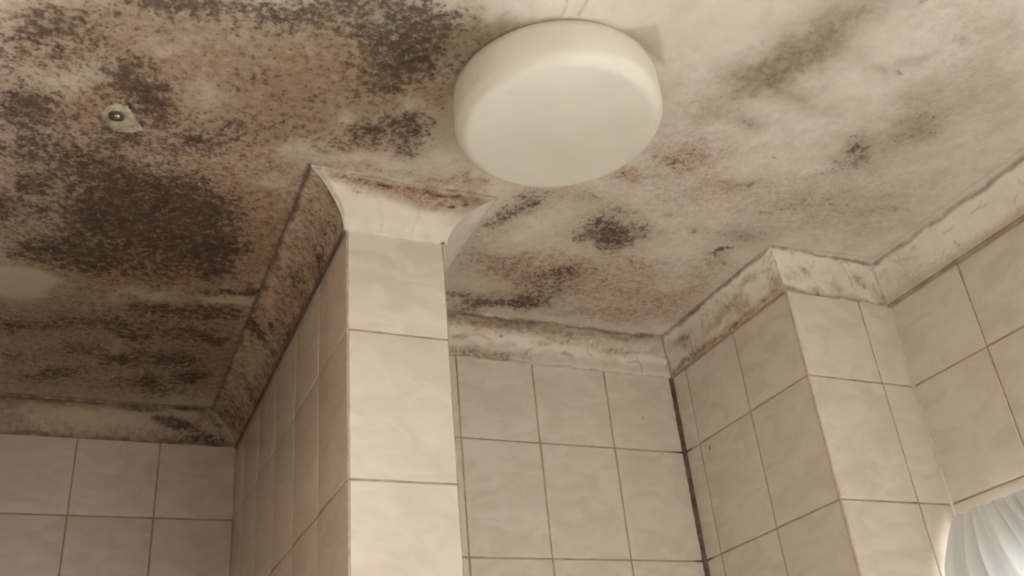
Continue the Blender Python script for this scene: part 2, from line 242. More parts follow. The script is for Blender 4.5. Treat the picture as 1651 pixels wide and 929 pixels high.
# ---------------------------------------------------------------- materials
def stained_plaster(name, base, base2, amounts, bump_strength, streaks=False, dots=0.62):
    """painted plaster with mould: where each growth sits comes from the mesh attributes, its grain from noise"""
    t = NT(name); P = t.coords('Object')
    nA = t.noise(P, 26, 5, 0.6, 0.4); nB = t.noise(P, 85, 5, 0.65, 0.3); nC = t.noise(P, 260, 4, 0.6); nD = t.noise(P, 620, 3, 0.6)
    mold, haze, rust, pale, grime, tan = [t.attr(k) for k in ('mold', 'haze', 'rust', 'pale', 'grime', 'tan')]
    col = t.mix(t.ramp(nA, 0.35, 0.7), base, base2)
    hz = t.math('MULTIPLY', haze, t.math('MULTIPLY_ADD', nB, 1.0, 0.45))
    hz = t.math('MULTIPLY', hz, amounts[0], clamp=True)
    col = t.mix(hz, col, lin(122, 102, 68))
    ru = t.math('MULTIPLY', rust, t.math('MULTIPLY_ADD', t.ramp(t.math('ADD', t.math('MULTIPLY', nB, 0.55), t.math('MULTIPLY', nC, 0.45)), 0.36, 0.66), 0.85, 0.40))
    ru = t.math('MULTIPLY', ru, amounts[1], clamp=True)
    col = t.mix(ru, col, lin(138, 100, 65))
    col = t.mix(t.math('MULTIPLY', tan, 0.8), col, lin(168, 142, 110))
    # fine freckles everywhere there is film
    fk = t.ramp(t.math('ADD', t.math('MULTIPLY', nC, 0.65), t.math('MULTIPLY', nB, 0.45)), 0.58, 0.72)
    fk = t.math('MULTIPLY', fk, t.math('ADD', t.math('MULTIPLY', haze, 0.45), t.math('MULTIPLY', rust, 0.5)), clamp=True)
    col = t.mix(t.math('MULTIPLY', fk, 0.8), col, lin(84, 62, 42))
    pl = t.math('MULTIPLY', pale, t.math('MULTIPLY_ADD', nB, 0.8, 0.6), clamp=True)
    col = t.mix(t.math('MULTIPLY', pl, 0.75), col, amounts[2])
    # mould: patchy clumps, then spots
    fld = t.math('ADD', t.math('MULTIPLY', t.math('SUBTRACT', nB, 0.5), 1.7),
                 t.math('ADD', t.math('MULTIPLY', t.math('SUBTRACT', nC, 0.5), 1.15), t.math('MULTIPLY', t.math('SUBTRACT', nD, 0.5), 0.5)))
    clump = t.ramp(t.math('ADD', t.math('MULTIPLY', mold, 0.85), fld), 0.28, 0.86)
    clump = t.math('MULTIPLY', clump, t.math('MULTIPLY', mold, 2.6, clamp=True), clamp=True)
    veil = t.math('MULTIPLY', mold, 0.43, clamp=True)
    col = t.mix(veil, col, lin(94, 69, 45))
    col = t.mix(t.math('MULTIPLY', clump, 0.86), col, t.mix(t.ramp(nA, 0.4, 0.62), lin(54, 38, 25), lin(70, 56, 43)))
    vo = t.n('ShaderNodeTexVoronoi'); t.link(P, vo.inputs['Vector']); vo.inputs['Scale'].default_value = 135
    sep = t.n('ShaderNodeSeparateColor'); t.link(vo.outputs['Color'], sep.inputs[0])
    dens = t.math('ADD', t.math('MULTIPLY', mold, 0.95), t.math('ADD', t.math('MULTIPLY', rust, 0.10), t.math('MULTIPLY', haze, 0.04)))
    dens = t.math('SUBTRACT', dens, t.math('MULTIPLY', pale, 0.5))
    on = t.ramp(t.math('SUBTRACT', dens, sep.outputs[0]), 0.0, 0.12)
    dot = t.math('MULTIPLY', t.math('SUBTRACT', 1.0, t.ramp(t.math('ADD', vo.outputs['Distance'], t.math('MULTIPLY', t.math('SUBTRACT', nC, 0.5), 0.5)), 0.16, 0.42)), on)
    col = t.mix(t.math('MULTIPLY', dot, dots), col, lin(62, 44, 29))
    if streaks:
        uv = t.n('ShaderNodeCombineXYZ'); t.link(t.attr('along'), uv.inputs[0]); t.link(t.attr('across'), uv.inputs[1])
        mp = t.n('ShaderNodeMapping'); mp.inputs['Scale'].default_value = (190, 2.2, 1); t.link(uv.outputs[0], mp.inputs['Vector'])
        st = t.noise(mp.outputs[0], 1.0, 3, 0.6, 0.5)
        st = t.math('MULTIPLY', t.ramp(st, 0.5, 0.72), t.math('MULTIPLY', t.attr('hatch'), t.ramp(nA, 0.36, 0.6)), clamp=True)
        col = t.mix(t.math('MULTIPLY', st, 0.8), col, lin(70, 52, 36))
        sc = t.math('MULTIPLY', t.attr('scratch'), t.math('MULTIPLY_ADD', nC, 1.4, 0.2), clamp=True)
        col = t.mix(t.math('MULTIPLY', sc, 0.5), col, lin(104, 88, 72))
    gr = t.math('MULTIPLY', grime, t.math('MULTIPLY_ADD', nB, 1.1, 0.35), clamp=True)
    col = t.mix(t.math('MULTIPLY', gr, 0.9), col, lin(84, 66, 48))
    t.color(col); t.rough(0.8)
    h = t.math('ADD', t.math('MULTIPLY', nB, 0.7), t.math('MULTIPLY', nC, 0.6))
    t.bump(t.math('SUBTRACT', h, t.math('MULTIPLY', clump, 0.35)), bump_strength, 0.0015)
    return t.mat

M_CEIL = stained_plaster('mouldy_ceiling_paint', lin(226, 215, 200), lin(212, 200, 183), (1.0, 0.95, lin(212, 204, 180)), 0.35)
M_COVE = stained_plaster('stained_coving_paint', lin(230, 220, 204), lin(220, 209, 190), (1.0, 1.0, lin(214, 200, 168)), 0.18, True, 0.25)

def tile_material():
    t = NT('glazed_beige_tile'); P = t.coords('Object', (1, 1, 1.9))
    oi = t.n('ShaderNodeObjectInfo')
    vec = t.n('ShaderNodeVectorMath', operation='ADD'); t.link(P, vec.inputs[0])
    sc = t.n('ShaderNodeVectorMath', operation='SCALE'); t.link(oi.outputs['Location'], sc.inputs[0]); sc.inputs['Scale'].default_value = 3.7
    t.link(sc.outputs[0], vec.inputs[1])
    n1 = t.noise(vec.outputs[0], 13, 4, 0.55, 1.2)
    n2 = t.noise(vec.outputs[0], 48, 3, 0.5, 0.6)
    col = t.mix(t.ramp(n1, 0.34, 0.68), lin(222, 211, 197), lin(210, 198, 182))
    col = t.mix(t.math('MULTIPLY', t.ramp(n2, 0.5, 0.75), 0.22), col, lin(228, 208, 184))
    col = t.mix(t.math('MULTIPLY', oi.outputs['Random'], 0.22), col, lin(208, 194, 176))
    t.color(col); t.rough(0.22)
    t.b.inputs['Specular IOR Level'].default_value = 0.5
    t.bump(n1, 0.05, 0.002)
    return t.mat
M_TILE = tile_material()

def simple(name, c1, c2, scale, rough, bump=0.0, dist=0.001, spec=0.5):
    t = NT(name); P = t.coords('Object'); n = t.noise(P, scale, 5, 0.6, 0.3)
    t.color(t.mix(t.ramp(n, 0.35, 0.65), c1, c2)); t.rough(rough); t.b.inputs['Specular IOR Level'].default_value = spec
    if bump: t.bump(n, bump, dist)
    return t.mat
M_GROUT = simple('dirty_grout', lin(178, 156, 124), lin(148, 124, 94), 30, 0.85, 0.3)
M_GROUT_PALE = simple('pale_edge_grout', lin(202, 184, 154), lin(180, 158, 126), 60, 0.7, 0.2)
M_SEAL_PALE = simple('pale_sealant', lin(208, 198, 182), lin(194, 182, 164), 40, 0.6, 0.2)
M_SEAL_DARK = simple('mouldy_black_sealant', lin(78, 61, 52), lin(112, 92, 80), 45, 0.6, 0.5)
M_SEAL_GREY = simple('grey_sealant', lin(112, 100, 88), lin(78, 66, 54), 60, 0.55, 0.3)
M_SEAL_TAN = simple('stained_sealant_and_gap_shade', lin(150, 126, 104), lin(176, 156, 134), 40, 0.6, 0.3)
M_OPAL = None
def opal():
    t = NT('opal_cream_diffuser'); P = t.coords('Object')
    n = t.noise(P, 9, 4, 0.6); s = t.noise(P, 60, 4, 0.6, 0.8)
    c = t.mix(t.ramp(n, 0.3, 0.7), lin(219, 213, 196), lin(213, 206, 188))
    c = t.mix(t.math('MULTIPLY', t.ramp(s, 0.64, 0.78), 0.25), c, lin(170, 158, 132))
    t.color(c); t.rough(0.6); t.b.inputs['Specular IOR Level'].default_value = 0.25; t.b.inputs['Subsurface Weight'].default_value = 0.15
    t.b.inputs['Subsurface Radius'].default_value = (0.02, 0.018, 0.012); t.b.inputs['Subsurface Scale'].default_value = 0.3
    return t.mat
M_OPAL = opal()
M_PLATE = simple('cream_metal_plate', lin(206, 194, 166), lin(190, 176, 148), 30, 0.5)
M_FILLER = simple('pale_filler', lin(172, 164, 138), lin(132, 122, 98), 75, 0.9, 0.4)
M_STEEL = simple('dull_zinc', lin(196, 192, 184), lin(150, 140, 128), 200, 0.35); M_STEEL.node_tree.nodes['Principled BSDF'].inputs['Metallic'].default_value = 0.8
M_RUST = simple('rusted_washer', lin(64, 56, 50), lin(92, 78, 64), 200, 0.7, 0.4)
M_FLOOR = simple('pale_grey_floor_tile', lin(232, 234, 236), lin(226, 228, 230), 14, 0.5)
M_TANP = simple('tan_wall_paint', lin(136, 108, 76), lin(126, 98, 68), 8, 0.7)
M_PAINT = simple('white_wall_paint', lin(184, 180, 170), lin(174, 170, 160), 8, 0.7)
M_FRAME = simple('white_window_frame', lin(228, 226, 220), lin(220, 218, 212), 20, 0.35)
def curtain_mat():
    t = NT('thin_white_curtain'); P = t.coords('Object'); n = t.noise(P, 600, 2)
    d = t.n('ShaderNodeBsdfDiffuse'); d.inputs['Color'].default_value = (*lin(232, 234, 232), 1)
    tr = t.n('ShaderNodeBsdfTranslucent'); tr.inputs['Color'].default_value = (*lin(236, 238, 236), 1)
    mx = t.n('ShaderNodeMixShader'); t.link(t.math('MULTIPLY_ADD', n, 0.02, 0.018), mx.inputs[0])
    t.link(d.outputs[0], mx.inputs[1]); t.link(tr.outputs[0], mx.inputs[2]); t.link(mx.outputs[0], t.out.inputs['Surface'])
    return t.mat
M_CURTAIN = curtain_mat()
def glass_mat():
    t = NT('window_glass')
    tr = t.n('ShaderNodeBsdfTransparent'); gl = t.n('ShaderNodeBsdfGlossy'); gl.inputs['Roughness'].default_value = 0.02
    fr = t.n('ShaderNodeFresnel'); mx = t.n('ShaderNodeMixShader')
    t.link(fr.outputs[0], mx.inputs[0]); t.link(tr.outputs[0], mx.inputs[1]); t.link(gl.outputs[0], mx.inputs[2])
    t.link(mx.outputs[0], t.out.inputs['Surface'])
    return t.mat
M_GLASS = glass_mat()

# ---------------------------------------------------------------- ceiling with its stains
ATTRS = ('mold', 'haze', 'rust', 'pale', 'grime', 'tan')
def put_attrs(me, A):
    for k in ATTRS:
        a = me.attributes.new(k, 'FLOAT', 'POINT'); a.data.foreach_set('value', A[k].astype(np.float32).ravel())

def seg_dist(x, y, pts):
    d = np.full_like(x, 9.0)
    for (ax, ay), (bx, by) in zip(pts[:-1], pts[1:]):
        dx, dy = bx-ax, by-ay
        s = np.clip(((x-ax)*dx+(y-ay)*dy)/(dx*dx+dy*dy), 0, 1)
        d = np.minimum(d, np.hypot(x-ax-s*dx, y-ay-s*dy))
    return d

def ceiling_fields(x, y):
    wx = x + 0.030*fbm(x*36, y*36, 11) + 0.036*fbm(x*14, y*14, 21)
    wy = y + 0.030*fbm(x*36, y*36, 31) + 0.036*fbm(x*14, y*14, 41)
    A = {}
    for k in ATTRS:
        keep = np.ones_like(x)
        for (cx, cy, a, b, ang, amt) in STAINS.get(k, []):
            if amt <= 0: continue
            c, s = math.cos(math.radians(ang)), math.sin(math.radians(ang))
            dx, dy = wx-cx, wy-cy
            q = ((dx*c+dy*s)/(a*1.18))**2 + ((-dx*s+dy*c)/(b*1.18))**2
            keep *= 1 - amt*np.exp(-q**1.1)
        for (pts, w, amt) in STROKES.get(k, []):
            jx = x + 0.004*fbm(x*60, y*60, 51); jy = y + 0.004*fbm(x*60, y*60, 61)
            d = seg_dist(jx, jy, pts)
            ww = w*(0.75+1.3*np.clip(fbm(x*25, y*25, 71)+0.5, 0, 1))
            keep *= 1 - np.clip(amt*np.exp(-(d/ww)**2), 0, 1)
        for (pts, w, amt) in POLYS.get(k, []):
            n = len(pts); inside = np.zeros(x.shape, bool)
            for i in range(n):
                (x0, y0), (x1, y1) = pts[i], pts[(i+1) % n]
                if y0 == y1: continue
                hit = ((y0 > y) != (y1 > y)) & (x < (x1-x0)*(y-y0)/(y1-y0)+x0)
                inside ^= hit
            d = seg_dist(x, y, list(pts)+[pts[0]])
            sd = np.where(inside, d, -d)
            keep *= 1 - amt*np.clip(0.5+sd/w, 0, 1)
        A[k] = 1-keep
    return A

def build_ceiling():
    xs = np.concatenate([np.linspace(XLEFT, -0.30, 90, endpoint=False), np.linspace(-0.30, XW+0.06, 440)])
    ys = np.concatenate([np.linspace(YREAR, 0.36, 120, endpoint=False), np.linspace(0.36, YLB+0.06, 450)])
    X, Y = np.meshgrid(xs, ys)
    Z = ZC + 0.0012*fbm(X*9, Y*9, 3) + 0.0007*fbm(X*45, Y*45, 5)
    nx, ny = len(xs), len(ys)
    verts = np.stack([X, Y, Z], -1).reshape(-1, 3)
    i = np.arange(nx*ny).reshape(ny, nx)
    quads = np.stack([i[:-1, :-1], i[1:, :-1], i[1:, 1:], i[:-1, 1:]], -1).reshape(-1, 4)   # facing down
    me = bpy.data.meshes.new('ceiling')
    me.vertices.add(len(verts)); me.vertices.foreach_set('co', verts.astype(np.float32).ravel())
    me.loops.add(quads.size); me.loops.foreach_set('vertex_index', quads.astype(np.int32).ravel())
    me.polygons.add(len(quads)); me.polygons.foreach_set('loop_start', np.arange(0, quads.size, 4, dtype=np.int32))
    me.polygons.foreach_set('use_smooth', np.ones(len(quads), bool))
    me.update(); me.validate()
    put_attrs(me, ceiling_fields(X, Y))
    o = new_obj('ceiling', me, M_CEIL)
    tag(o, 'flat cream ceiling covered in dark brown and olive mould patches', 'ceiling', kind='structure')
    return o
build_ceiling()

# ---------------------------------------------------------------- wall bodies (the grout bed behind the tiles)
def structure(name, boxes, mat, label, cat='wall'):
    o = new_obj(name, boxes_mesh(name, boxes), mat)
    return tag(o, label, cat, kind='structure')
w_left_back = structure('wall_far_left', [(XREC, XL, YLB, YLB+0.1, 0, ZC)], M_GROUT, 'dim beige tiled wall deep in the left recess behind the pier')
w_pier = structure('wall_pier', [(XL, XR, YP, YLB+0.1, 0, ZC)], M_GROUT, 'narrow tiled pier wall jutting forward in the middle')
w_back = structure('wall_back', [(XR, XB, YB, YB+0.1, 0, ZC)], M_GROUT, 'beige tiled back wall between the pier and the boxed-in corner')
w_box = structure('wall_boxing', [(XB, XW, YF, YB+0.1, 0, ZC)], M_GROUT, 'tiled boxing that fills the corner next to the right wall')
WY0, WY1, WZ0, WZ1 = -0.20, 0.99, EYE-0.62, EYE+0.30
w_right = structure('wall_right', [(XW, XW+0.1, WY1, YB+0.1, 0, ZC), (XW, XW+0.1, YREAR, WY0, 0, ZC),
    (XW, XW+0.1, WY0, WY1, 0, WZ0), (XW, XW+0.1, WY0, WY1, WZ1, ZC)], M_GROUT, 'pale tiled right wall with a curtained window')
structure('wall_recess_blocker', [(XLEFT, XREC, 0.78, YLB+0.1, 0, ZC)], M_TANP, 'added unseen side wall that keeps light out of the left recess')  # unseen wall, set close and run forward to block light from the recess
structure('wall_left', [(XLEFT-0.1, XLEFT, YREAR, YLB+0.1, 0, ZC)], M_PAINT, 'plain painted wall on the left')
structure('wall_rear_added', [(XLEFT-0.1, 0.42, YREAR-0.1, YREAR, 0, ZC), (1.22, XW+0.1, YREAR-0.1, YREAR, 0, ZC), (0.42, 1.22, YREAR-0.1, YREAR, 2.06, ZC)], M_PAINT, 'added plain wall behind the viewpoint, its doorway placed to steer the fill light')  # added out of view; the doorway position limits world fill reaching the recess
structure('floor', [(XLEFT-0.1, XW+0.1, YREAR, YLB+0.1, -0.05, 0)], M_FLOOR, 'plain grey bathroom floor', 'floor')

# ---------------------------------------------------------------- tiles
TILE_MESH = {}
def tile_mesh(w, h):
    key = (round(w, 4), round(h, 4))
    if key not in TILE_MESH:
        r = 0.0016; v = []
        for (d, z) in ((0, -0.004), (0, THK-0.0009), (r*0.45, THK-0.0002), (r*1.3, THK)):
            a, b = w/2-d, h/2-d
            v += [(-a, -z, -b), (a, -z, -b), (a, -z, b), (-a, -z, b)]
        f = []
        for k in range(3):
            for i in range(4):
                j = (i+1) % 4
                f.append((4*k+i, 4*k+j, 4*k+4+j, 4*k+4+i))
        f.append((12, 13, 14, 15))
        me = mesh_from('tile', v, f); me.polygons.foreach_set('use_smooth', [True]*13)
        me.materials.append(M_TILE)
        TILE_MESH[key] = me
    return TILE_MESH[key]
def tile_run(parent, p0, udir, rz, ujoints, zjoints, skip=None):
    """p0: wall origin, udir: along the wall, rz: rotation that turns a -y facing tile to the wall"""
    for a, b in zip(ujoints[:-1], ujoints[1:]):
        for zt, zb in zip(zjoints[:-1], zjoints[1:]):
            lo, hi = min(a, b)+JOINT/2, max(a, b)-JOINT/2
            if hi-lo < 0.012: continue
            if skip and skip(lo, hi, zb, zt): continue
            t = zt-JOINT/2; bt = zb+JOINT/2
            o = bpy.data.objects.new('tile', tile_mesh(hi-lo, t-bt)); COL.objects.link(o)
            u = (lo+hi)/2
            o.location = (p0[0]+udir[0]*u, p0[1]+udir[1]*u, (t+bt)/2)
            o.rotation_euler = (random.gauss(0, 0.0012), random.gauss(0, 0.0009), rz+random.gauss(0, 0.0012))
            o.parent = parent
ZT = [ZD+0.004] + ROWZ
tile_run(w_left_back, (0, YLB), (1, 0), 0, [XL, 0.1488, -0.0034, -0.1556, XREC], ZT)
tile_run(w_pier, (0, YP), (1, 0), 0, [XL, XR], ZT)
tile_run(w_pier, (XL, 0), (0, 1), -math.pi/2, [YP, 1.2352, 1.3852, 1.5352, 1.6852, 1.8352, YLB], ZT)
tile_run(w_pier, (XR, 0), (0, 1), math.pi/2, [YP, 1.2352, 1.3852, YB], ZT)
tile_run(w_back, (0, YB), (1, 0), 0, [XR, 0.5879, 0.7359, 0.8860, XB], ZT)
tile_run(w_box, (XB, 0), (0, 1), -math.pi/2, [YB, 1.3764, 1.2202, YF], ZT)
tile_run(w_box, (0, YF), (1, 0), 0, [XB, 1.1934, XW], ZT)
tile_run(w_right, (XW, 0), (0, 1), -math.pi/2, [YF, 0.9117, 0.7595, 0.6073, 0.4551, 0.3029], ZT,
         skip=lambda lo, hi, zb, zt: hi > WY0 and lo < WY1-0.01 and zb < WZ1-0.001)


tile_run(w_right, (XW, 0), (0, 1), -math.pi/2, [0.9117, 0.7595, 0.6073, 0.4551, 0.3029], [ROWZ[1], WZ1])
tile_run(w_right, (XW, 0), (0, 1), -math.pi/2, [YF, WY1], [WZ1]+ROWZ[2:])
tile_run(w_right, (XW, 0), (0, 1), -math.pi/2, [YF, 0.9117], [ROWZ[1], WZ1])

# ---------------------------------------------------------------- coving
NPROF = 34
def profile():
    """(s, h): s 0 at wall .. 1 at outer lip, h 0 at lower edge .. 1 at the ceiling"""
    pts = [(0.0, 0.0), (0.075, 0.0), (0.085, 0.03), (0.085, 0.09)]
    for k in range(NPROF):
        th = (k/(NPROF-1))*math.pi/2
        arc = (1-math.cos(th), math.sin(th)); t = k/(NPROF-1); cho = (t, t)
        s = 0.72*arc[0]+0.28*cho[0]; h = 0.72*arc[1]+0.28*cho[1]
        pts.append((0.09+0.85*s, 0.10+0.82*h))
    pts += [(0.945, 0.92), (1.0, 0.925), (1.0, 1.02)]
    return pts
PROF = profile()

def coving(idx, b0, t0, b1, t1, label, stains, hatch=0.0, scratches=None):
    """b: wall corner, t: outer corner on the ceiling, at both ends"""
    L = math.hypot(b1[0]-b0[0], b1[1]-b0[1])
    n = max(8, int(L/0.0022)); V = []; U = np.zeros((n+1, len(PROF))); W = np.zeros((n+1, len(PROF)))
    for i in range(n+1):
        t = i/n
        for j, (s, h) in enumerate(PROF):
            p0 = (b0[0]+(t0[0]-b0[0])*s, b0[1]+(t0[1]-b0[1])*s); p1 = (b1[0]+(t1[0]-b1[0])*s, b1[1]+(t1[1]-b1[1])*s)
            V.append((p0[0]+(p1[0]-p0[0])*t, p0[1]+(p1[1]-p0[1])*t, ZD+(ZC-ZD)*h))
            U[i, j] = t*L; W[i, j] = (s+h)/2
    m_ = len(PROF); F = []
    for i in range(n):
        for j in range(m_-1):
            a = i*m_+j; F.append((a, a+m_, a+m_+1, a+1))
    me = mesh_from('coving', V, F, True)
    sv = W*0.085
    wu = U + 0.012*fbm(U*40+idx*7, sv*40, 7) + 0.010*fbm(U*15+idx*3, sv*15, 17)
    wv = W + 0.16*fbm(U*40+idx*5, sv*40, 27) + 0.12*fbm(U*12, sv*15+idx, 37)
    A = {k: np.ones_like(U) for k in ATTRS}
    for (k, u, v, ru, rv, amt) in stains:
        q = ((wu-u)/ru)**2+((wv-v)/rv)**2
        A[k] *= 1-amt*np.exp(-q**1.3)
    A = {k: 1-a for k, a in A.items()}
    put_attrs(me, A)
    scr = np.zeros_like(U)
    if scratches:
        cnt, ua, ub, va, vb = scratches; r = random.Random(100+idx)
        for _ in range(cnt):
            u, v = r.uniform(ua, ub), r.uniform(va, vb)*0.085; ang = r.uniform(0, 6.28); ln = r.uniform(0.004, 0.010); P = [(u, v)]
            for k in range(r.choice((2, 3, 4))):
                ang += r.uniform(-0.9, 0.9); P.append((P[-1][0]+math.cos(ang)*ln, P[-1][1]+math.sin(ang)*ln))
            scr = np.maximum(scr, r.uniform(0.5, 1.0)*np.exp(-(seg_dist(U, sv, P)/r.uniform(0.0010, 0.0019))**2))
    for nm, arr in (('along', U), ('across', W), ('hatch', np.full_like(U, hatch)), ('scratch', scr)):
        at = me.attributes.new(nm, 'FLOAT', 'POINT'); at.data.foreach_set('value', arr.astype(np.float32).ravel())
    o = new_obj('trim_%d' % idx, me, M_COVE)
    tag(o, label, 'coving', kind='structure')
    return o

RL, RP, RX, RB, RF, RW = 0.0635, 0.0575, 0.0488, 0.0626, 0.0427, 0.0527
c0 = ((XREC, YLB), (XREC, YLB-RP)); c1 = ((XL, YLB), (XL-RL, YLB-RP)); c2 = ((XL, YP), (XL-RL, YP-RP))
c3 = ((XR, YP), (XR+RL, YP-RP)); c4 = ((XR, YB), (XR+RL, YB-RB)); c5 = ((XB, YB), (XB-RX, YB-RB))
c6 = ((XB, YF), (XB-RX, YF-RF)); c7 = ((XW, YF), (XW-RW, YF-RF)); c8 = ((XW, -0.6), (XW-RW, -0.6))

def edge_grime(L, seed, lo, hi, v=0.97, layer='grime', rv=0.06, step=0.03):
    r = random.Random(seed); out = []
    u = 0
    while u < L:
        out.append((layer, u, v, step*1.1, rv*r.uniform(0.6, 1.3), r.uniform(lo, hi))); u += step
    return out
def blotches(seed, n, u0, u1, v0, v1, layer, ru, rv, lo, hi):
    r = random.Random(seed)
    return [(layer, r.uniform(u0, u1), r.uniform(v0, v1), ru*r.uniform(0.5, 1.5), rv*r.uniform(0.5, 1.5), r.uniform(lo, hi)) for _ in range(n)]

LA = XL-XREC
coving(1, c0[0], c0[1], c1[0], c1[1], 'yellowed coving along the dim wall at far left, mouldy at its pier end',
    edge_grime(LA, 1, .5, .9) + edge_grime(LA, 2, .3, .8, 0.03)
    + [('haze', LA*0.5, .5, .7, 1.2, .5), ('rust', LA*0.5, .5, .7, 1.2, .2), ('rust', LA-.28, .2, .12, .2, .4), ('rust', LA-.13, .12, .05, .14, .8),
       ('mold', LA-.10, .45, .045, .16, .95), ('mold', LA-.06, .15, .05, .14, .8), ('mold', LA-.15, .85, .06, .1, .7), ('mold', LA-.02, .5, .012, .5, .6),
       ('mold', LA-.13, .6, .03, .1, .7), ('mold', LA-.05, .95, .05, .08, .8), ('rust', LA-.05, .5, .06, .5, .4), ('pale', LA-.27, .5, .11, .3, .5), ('pale', LA-.52, .45, .08, .3, .4),
       ('haze', LA-.42, .5, .03, .5, .5), ('haze', LA-.3, .9, .3, .15, .5), ('pale', LA-.075, .8, .03, .1, .5), ('pale', LA-.03, .4, .015, .2, .4)])
LB = YLB-YP
coving(2, c1[0], c1[1], c2[0], c2[1], 'brown mould-streaked coving along the left side of the pier',
    edge_grime(LB, 3, .6, .9, 0.98, 'grime', .05) + edge_grime(LB, 4, .3, .8, 0.05)
    + [('rust', LB*.5, .5, .8, 1.2, .85), ('haze', LB*.5, .5, .8, 1.2, .2)]
    + blotches(5, 30, LB-.36, LB, .15, .75, 'mold', .022, .14, .1, .3)
    + blotches(6, 26, LB-.36, LB, .05, .5, 'mold', .02, .12, .1, .35)
    + blotches(7, 26, .0, .22, .2, .9, 'mold', .02, .16, .15, .45) + blotches(8, 26, .2, LB-.3, .05, .35, 'mold', .02, .1, .15, .4)
    + [('mold', .40, .75, .025, .25, .9), ('mold', .45, .55, .010, .07, .98), ('mold', .43, .9, .05, .15, .7), ('pale', .30, .6, .06, .2, .4), ('pale', .5, .75, .07, .15, .35), ('pale', .13, .6, .02, .2, .5),
       ('grime', LB-.002, .5, .0022, 1.2, .7)], hatch=0.65)
LC = XR-XL
coving(3, c2[0], c2[1], c3[0], c3[1], 'white coving across the front of the pier with brown stain along its top edge',
    edge_grime(LC+.0, 9, .5, .9, 0.985, 'grime', .03, .012)
    + [('rust', .035, .88, .03, .12, .9), ('rust', .075, .84, .032, .13, .95), ('rust', .11, .82, .028, .12, .9), ('rust', .05, .76, .03, .1, .6), ('rust', .10, .70, .03, .10, .6), ('mold', .06, .87, .03, .05, .15), ('mold', .1, .86, .03, .05, .2), ('haze', .07, .85, .06, .12, .4),  ('mold', .052, .84, .008, .03, .8), ('mold', .085, .88, .016, .04, .5),
       ('mold', .105, .83, .012, .03, .7), ('mold', .028, .90, .014, .03, .6), ('haze', .06, .66, .03, .08, .45), ('haze', .1, .62, .04, .1, .5), ('haze', .135, .6, .02, .35, .4), ('mold', .026, .66, .004, .02, .8), ('mold', .115, .66, .005, .025, .9), ('mold', .126, .72, .004, .02, .9),
       ('rust', .137, .75, .008, .12, .3), ('haze', .13, .8, .02, .1, .4), ('pale', .03, .4, .06, .3, .4), ('pale', .045, .93, .014, .04, .7), ('grime', 0.0, .6, .003, .6, .5),
       ('haze', .047, .3, .0015, .25, .15), ('haze', .092, .3, .0015, .25, .15), ('mold', .08, .03, .012, .03, .8), ('mold', .115, .02, .01, .03, .7), ('mold', .137, .04, .004, .04, .95), ('mold', .03, .03, .012, .02, .5)])
coving(4, c3[0], c3[1], c4[0], c4[1], 'coving along the hidden right side of the pier',
    edge_grime(YB-YP, 10, .0, .25) + [('haze', .1, .5, .2, .6, .15)])
LD = XB-XR
coving(5, c4[0], c4[1], c5[0], c5[1], 'off-white coving over the back wall with faint brown freckles',
    edge_grime(LD, 11, .5, .95, .97, 'grime', .06) + edge_grime(LD, 12, .1, .5, .03, 'grime', .03)
    + [('haze', .3, .85, .4, .14, .6), ('rust', .15, .80, .15, .2, .55), ('rust', .30, .70, .10, .12, .4), ('rust', .45, .6, .15, .15, .35), ('rust', .10, .10, .10, .10, .7), ('rust', .2, .12, .10, .08, .6), ('rust', .24, .07, .02, .08, .6),
       ('haze', .3, .2, .4, .12, .3)]
    + blotches(13, 30, 0, LD, .3, .95, 'rust', .02, .06, .3, .7) + blotches(14, 24, 0, LD, .1, .9, 'mold', .006, .03, .3, .7)
    + [('grime', LD-.001, .5, .0025, 1, .8)], scratches=(14, 0, LD, .2, .8))
LE = YB-YF
coving(6, c5[0], c5[1], c6[0], c6[1], 'scuffed coving with scratch marks along the left side of the boxing',
    edge_grime(LE, 15, .4, .9, .97, 'grime', .05) + edge_grime(LE, 16, .35, .8, .12, 'rust', .08) + edge_grime(LE, 26, .2, .6, .02, 'grime', .03)
    + blotches(17, 24, 0, LE, .25, .85, 'mold', .006, .06, .1, .4) + blotches(18, 16, 0, LE, .1, .8, 'rust', .02, .1, .3, .6) + [('haze', .1, .5, .12, .5, .3), ('grime', 0, .5, .0025, 1, .7), ('pale', .22, .7, .1, .2, .4)], scratches=(46, 0, LE, .25, .8), hatch=.25)
LF = XW-XB
coving(7, c6[0], c6[1], c7[0], c7[1], 'short scratched coving across the front of the boxing',
    edge_grime(LF, 19, .4, .9, .97, 'grime', .05, .015) + edge_grime(LF, 20, .2, .7, .03, 'grime', .05, .015)
    + blotches(21, 12, .02, LF, .25, .9, 'mold', .007, .05, .1, .4) + blotches(22, 10, 0, LF, .0, .5, 'rust', .015, .08, .3, .6) + [('haze', .15, .4, .1, .4, .2), ('grime', LF-.004, .5, .003, .5, .4)], scratches=(20, .02, LF, .2, .9))
LG = YF+0.6
coving(8, c7[0], c7[1], c8[0], c8[1], 'pale hairline-cracked coving along the right wall',
    edge_grime(LG, 23, .3, .7, .97, 'grime', .06) + blotches(24, 10, 0, .12, .25, .85, 'mold', .008, .06, .1, .4)
    + [('rust', .05, .4, .05, .4, .25), ('haze', .4, .1, .5, .12, .4)], scratches=(14, 0, .32, .2, .9))

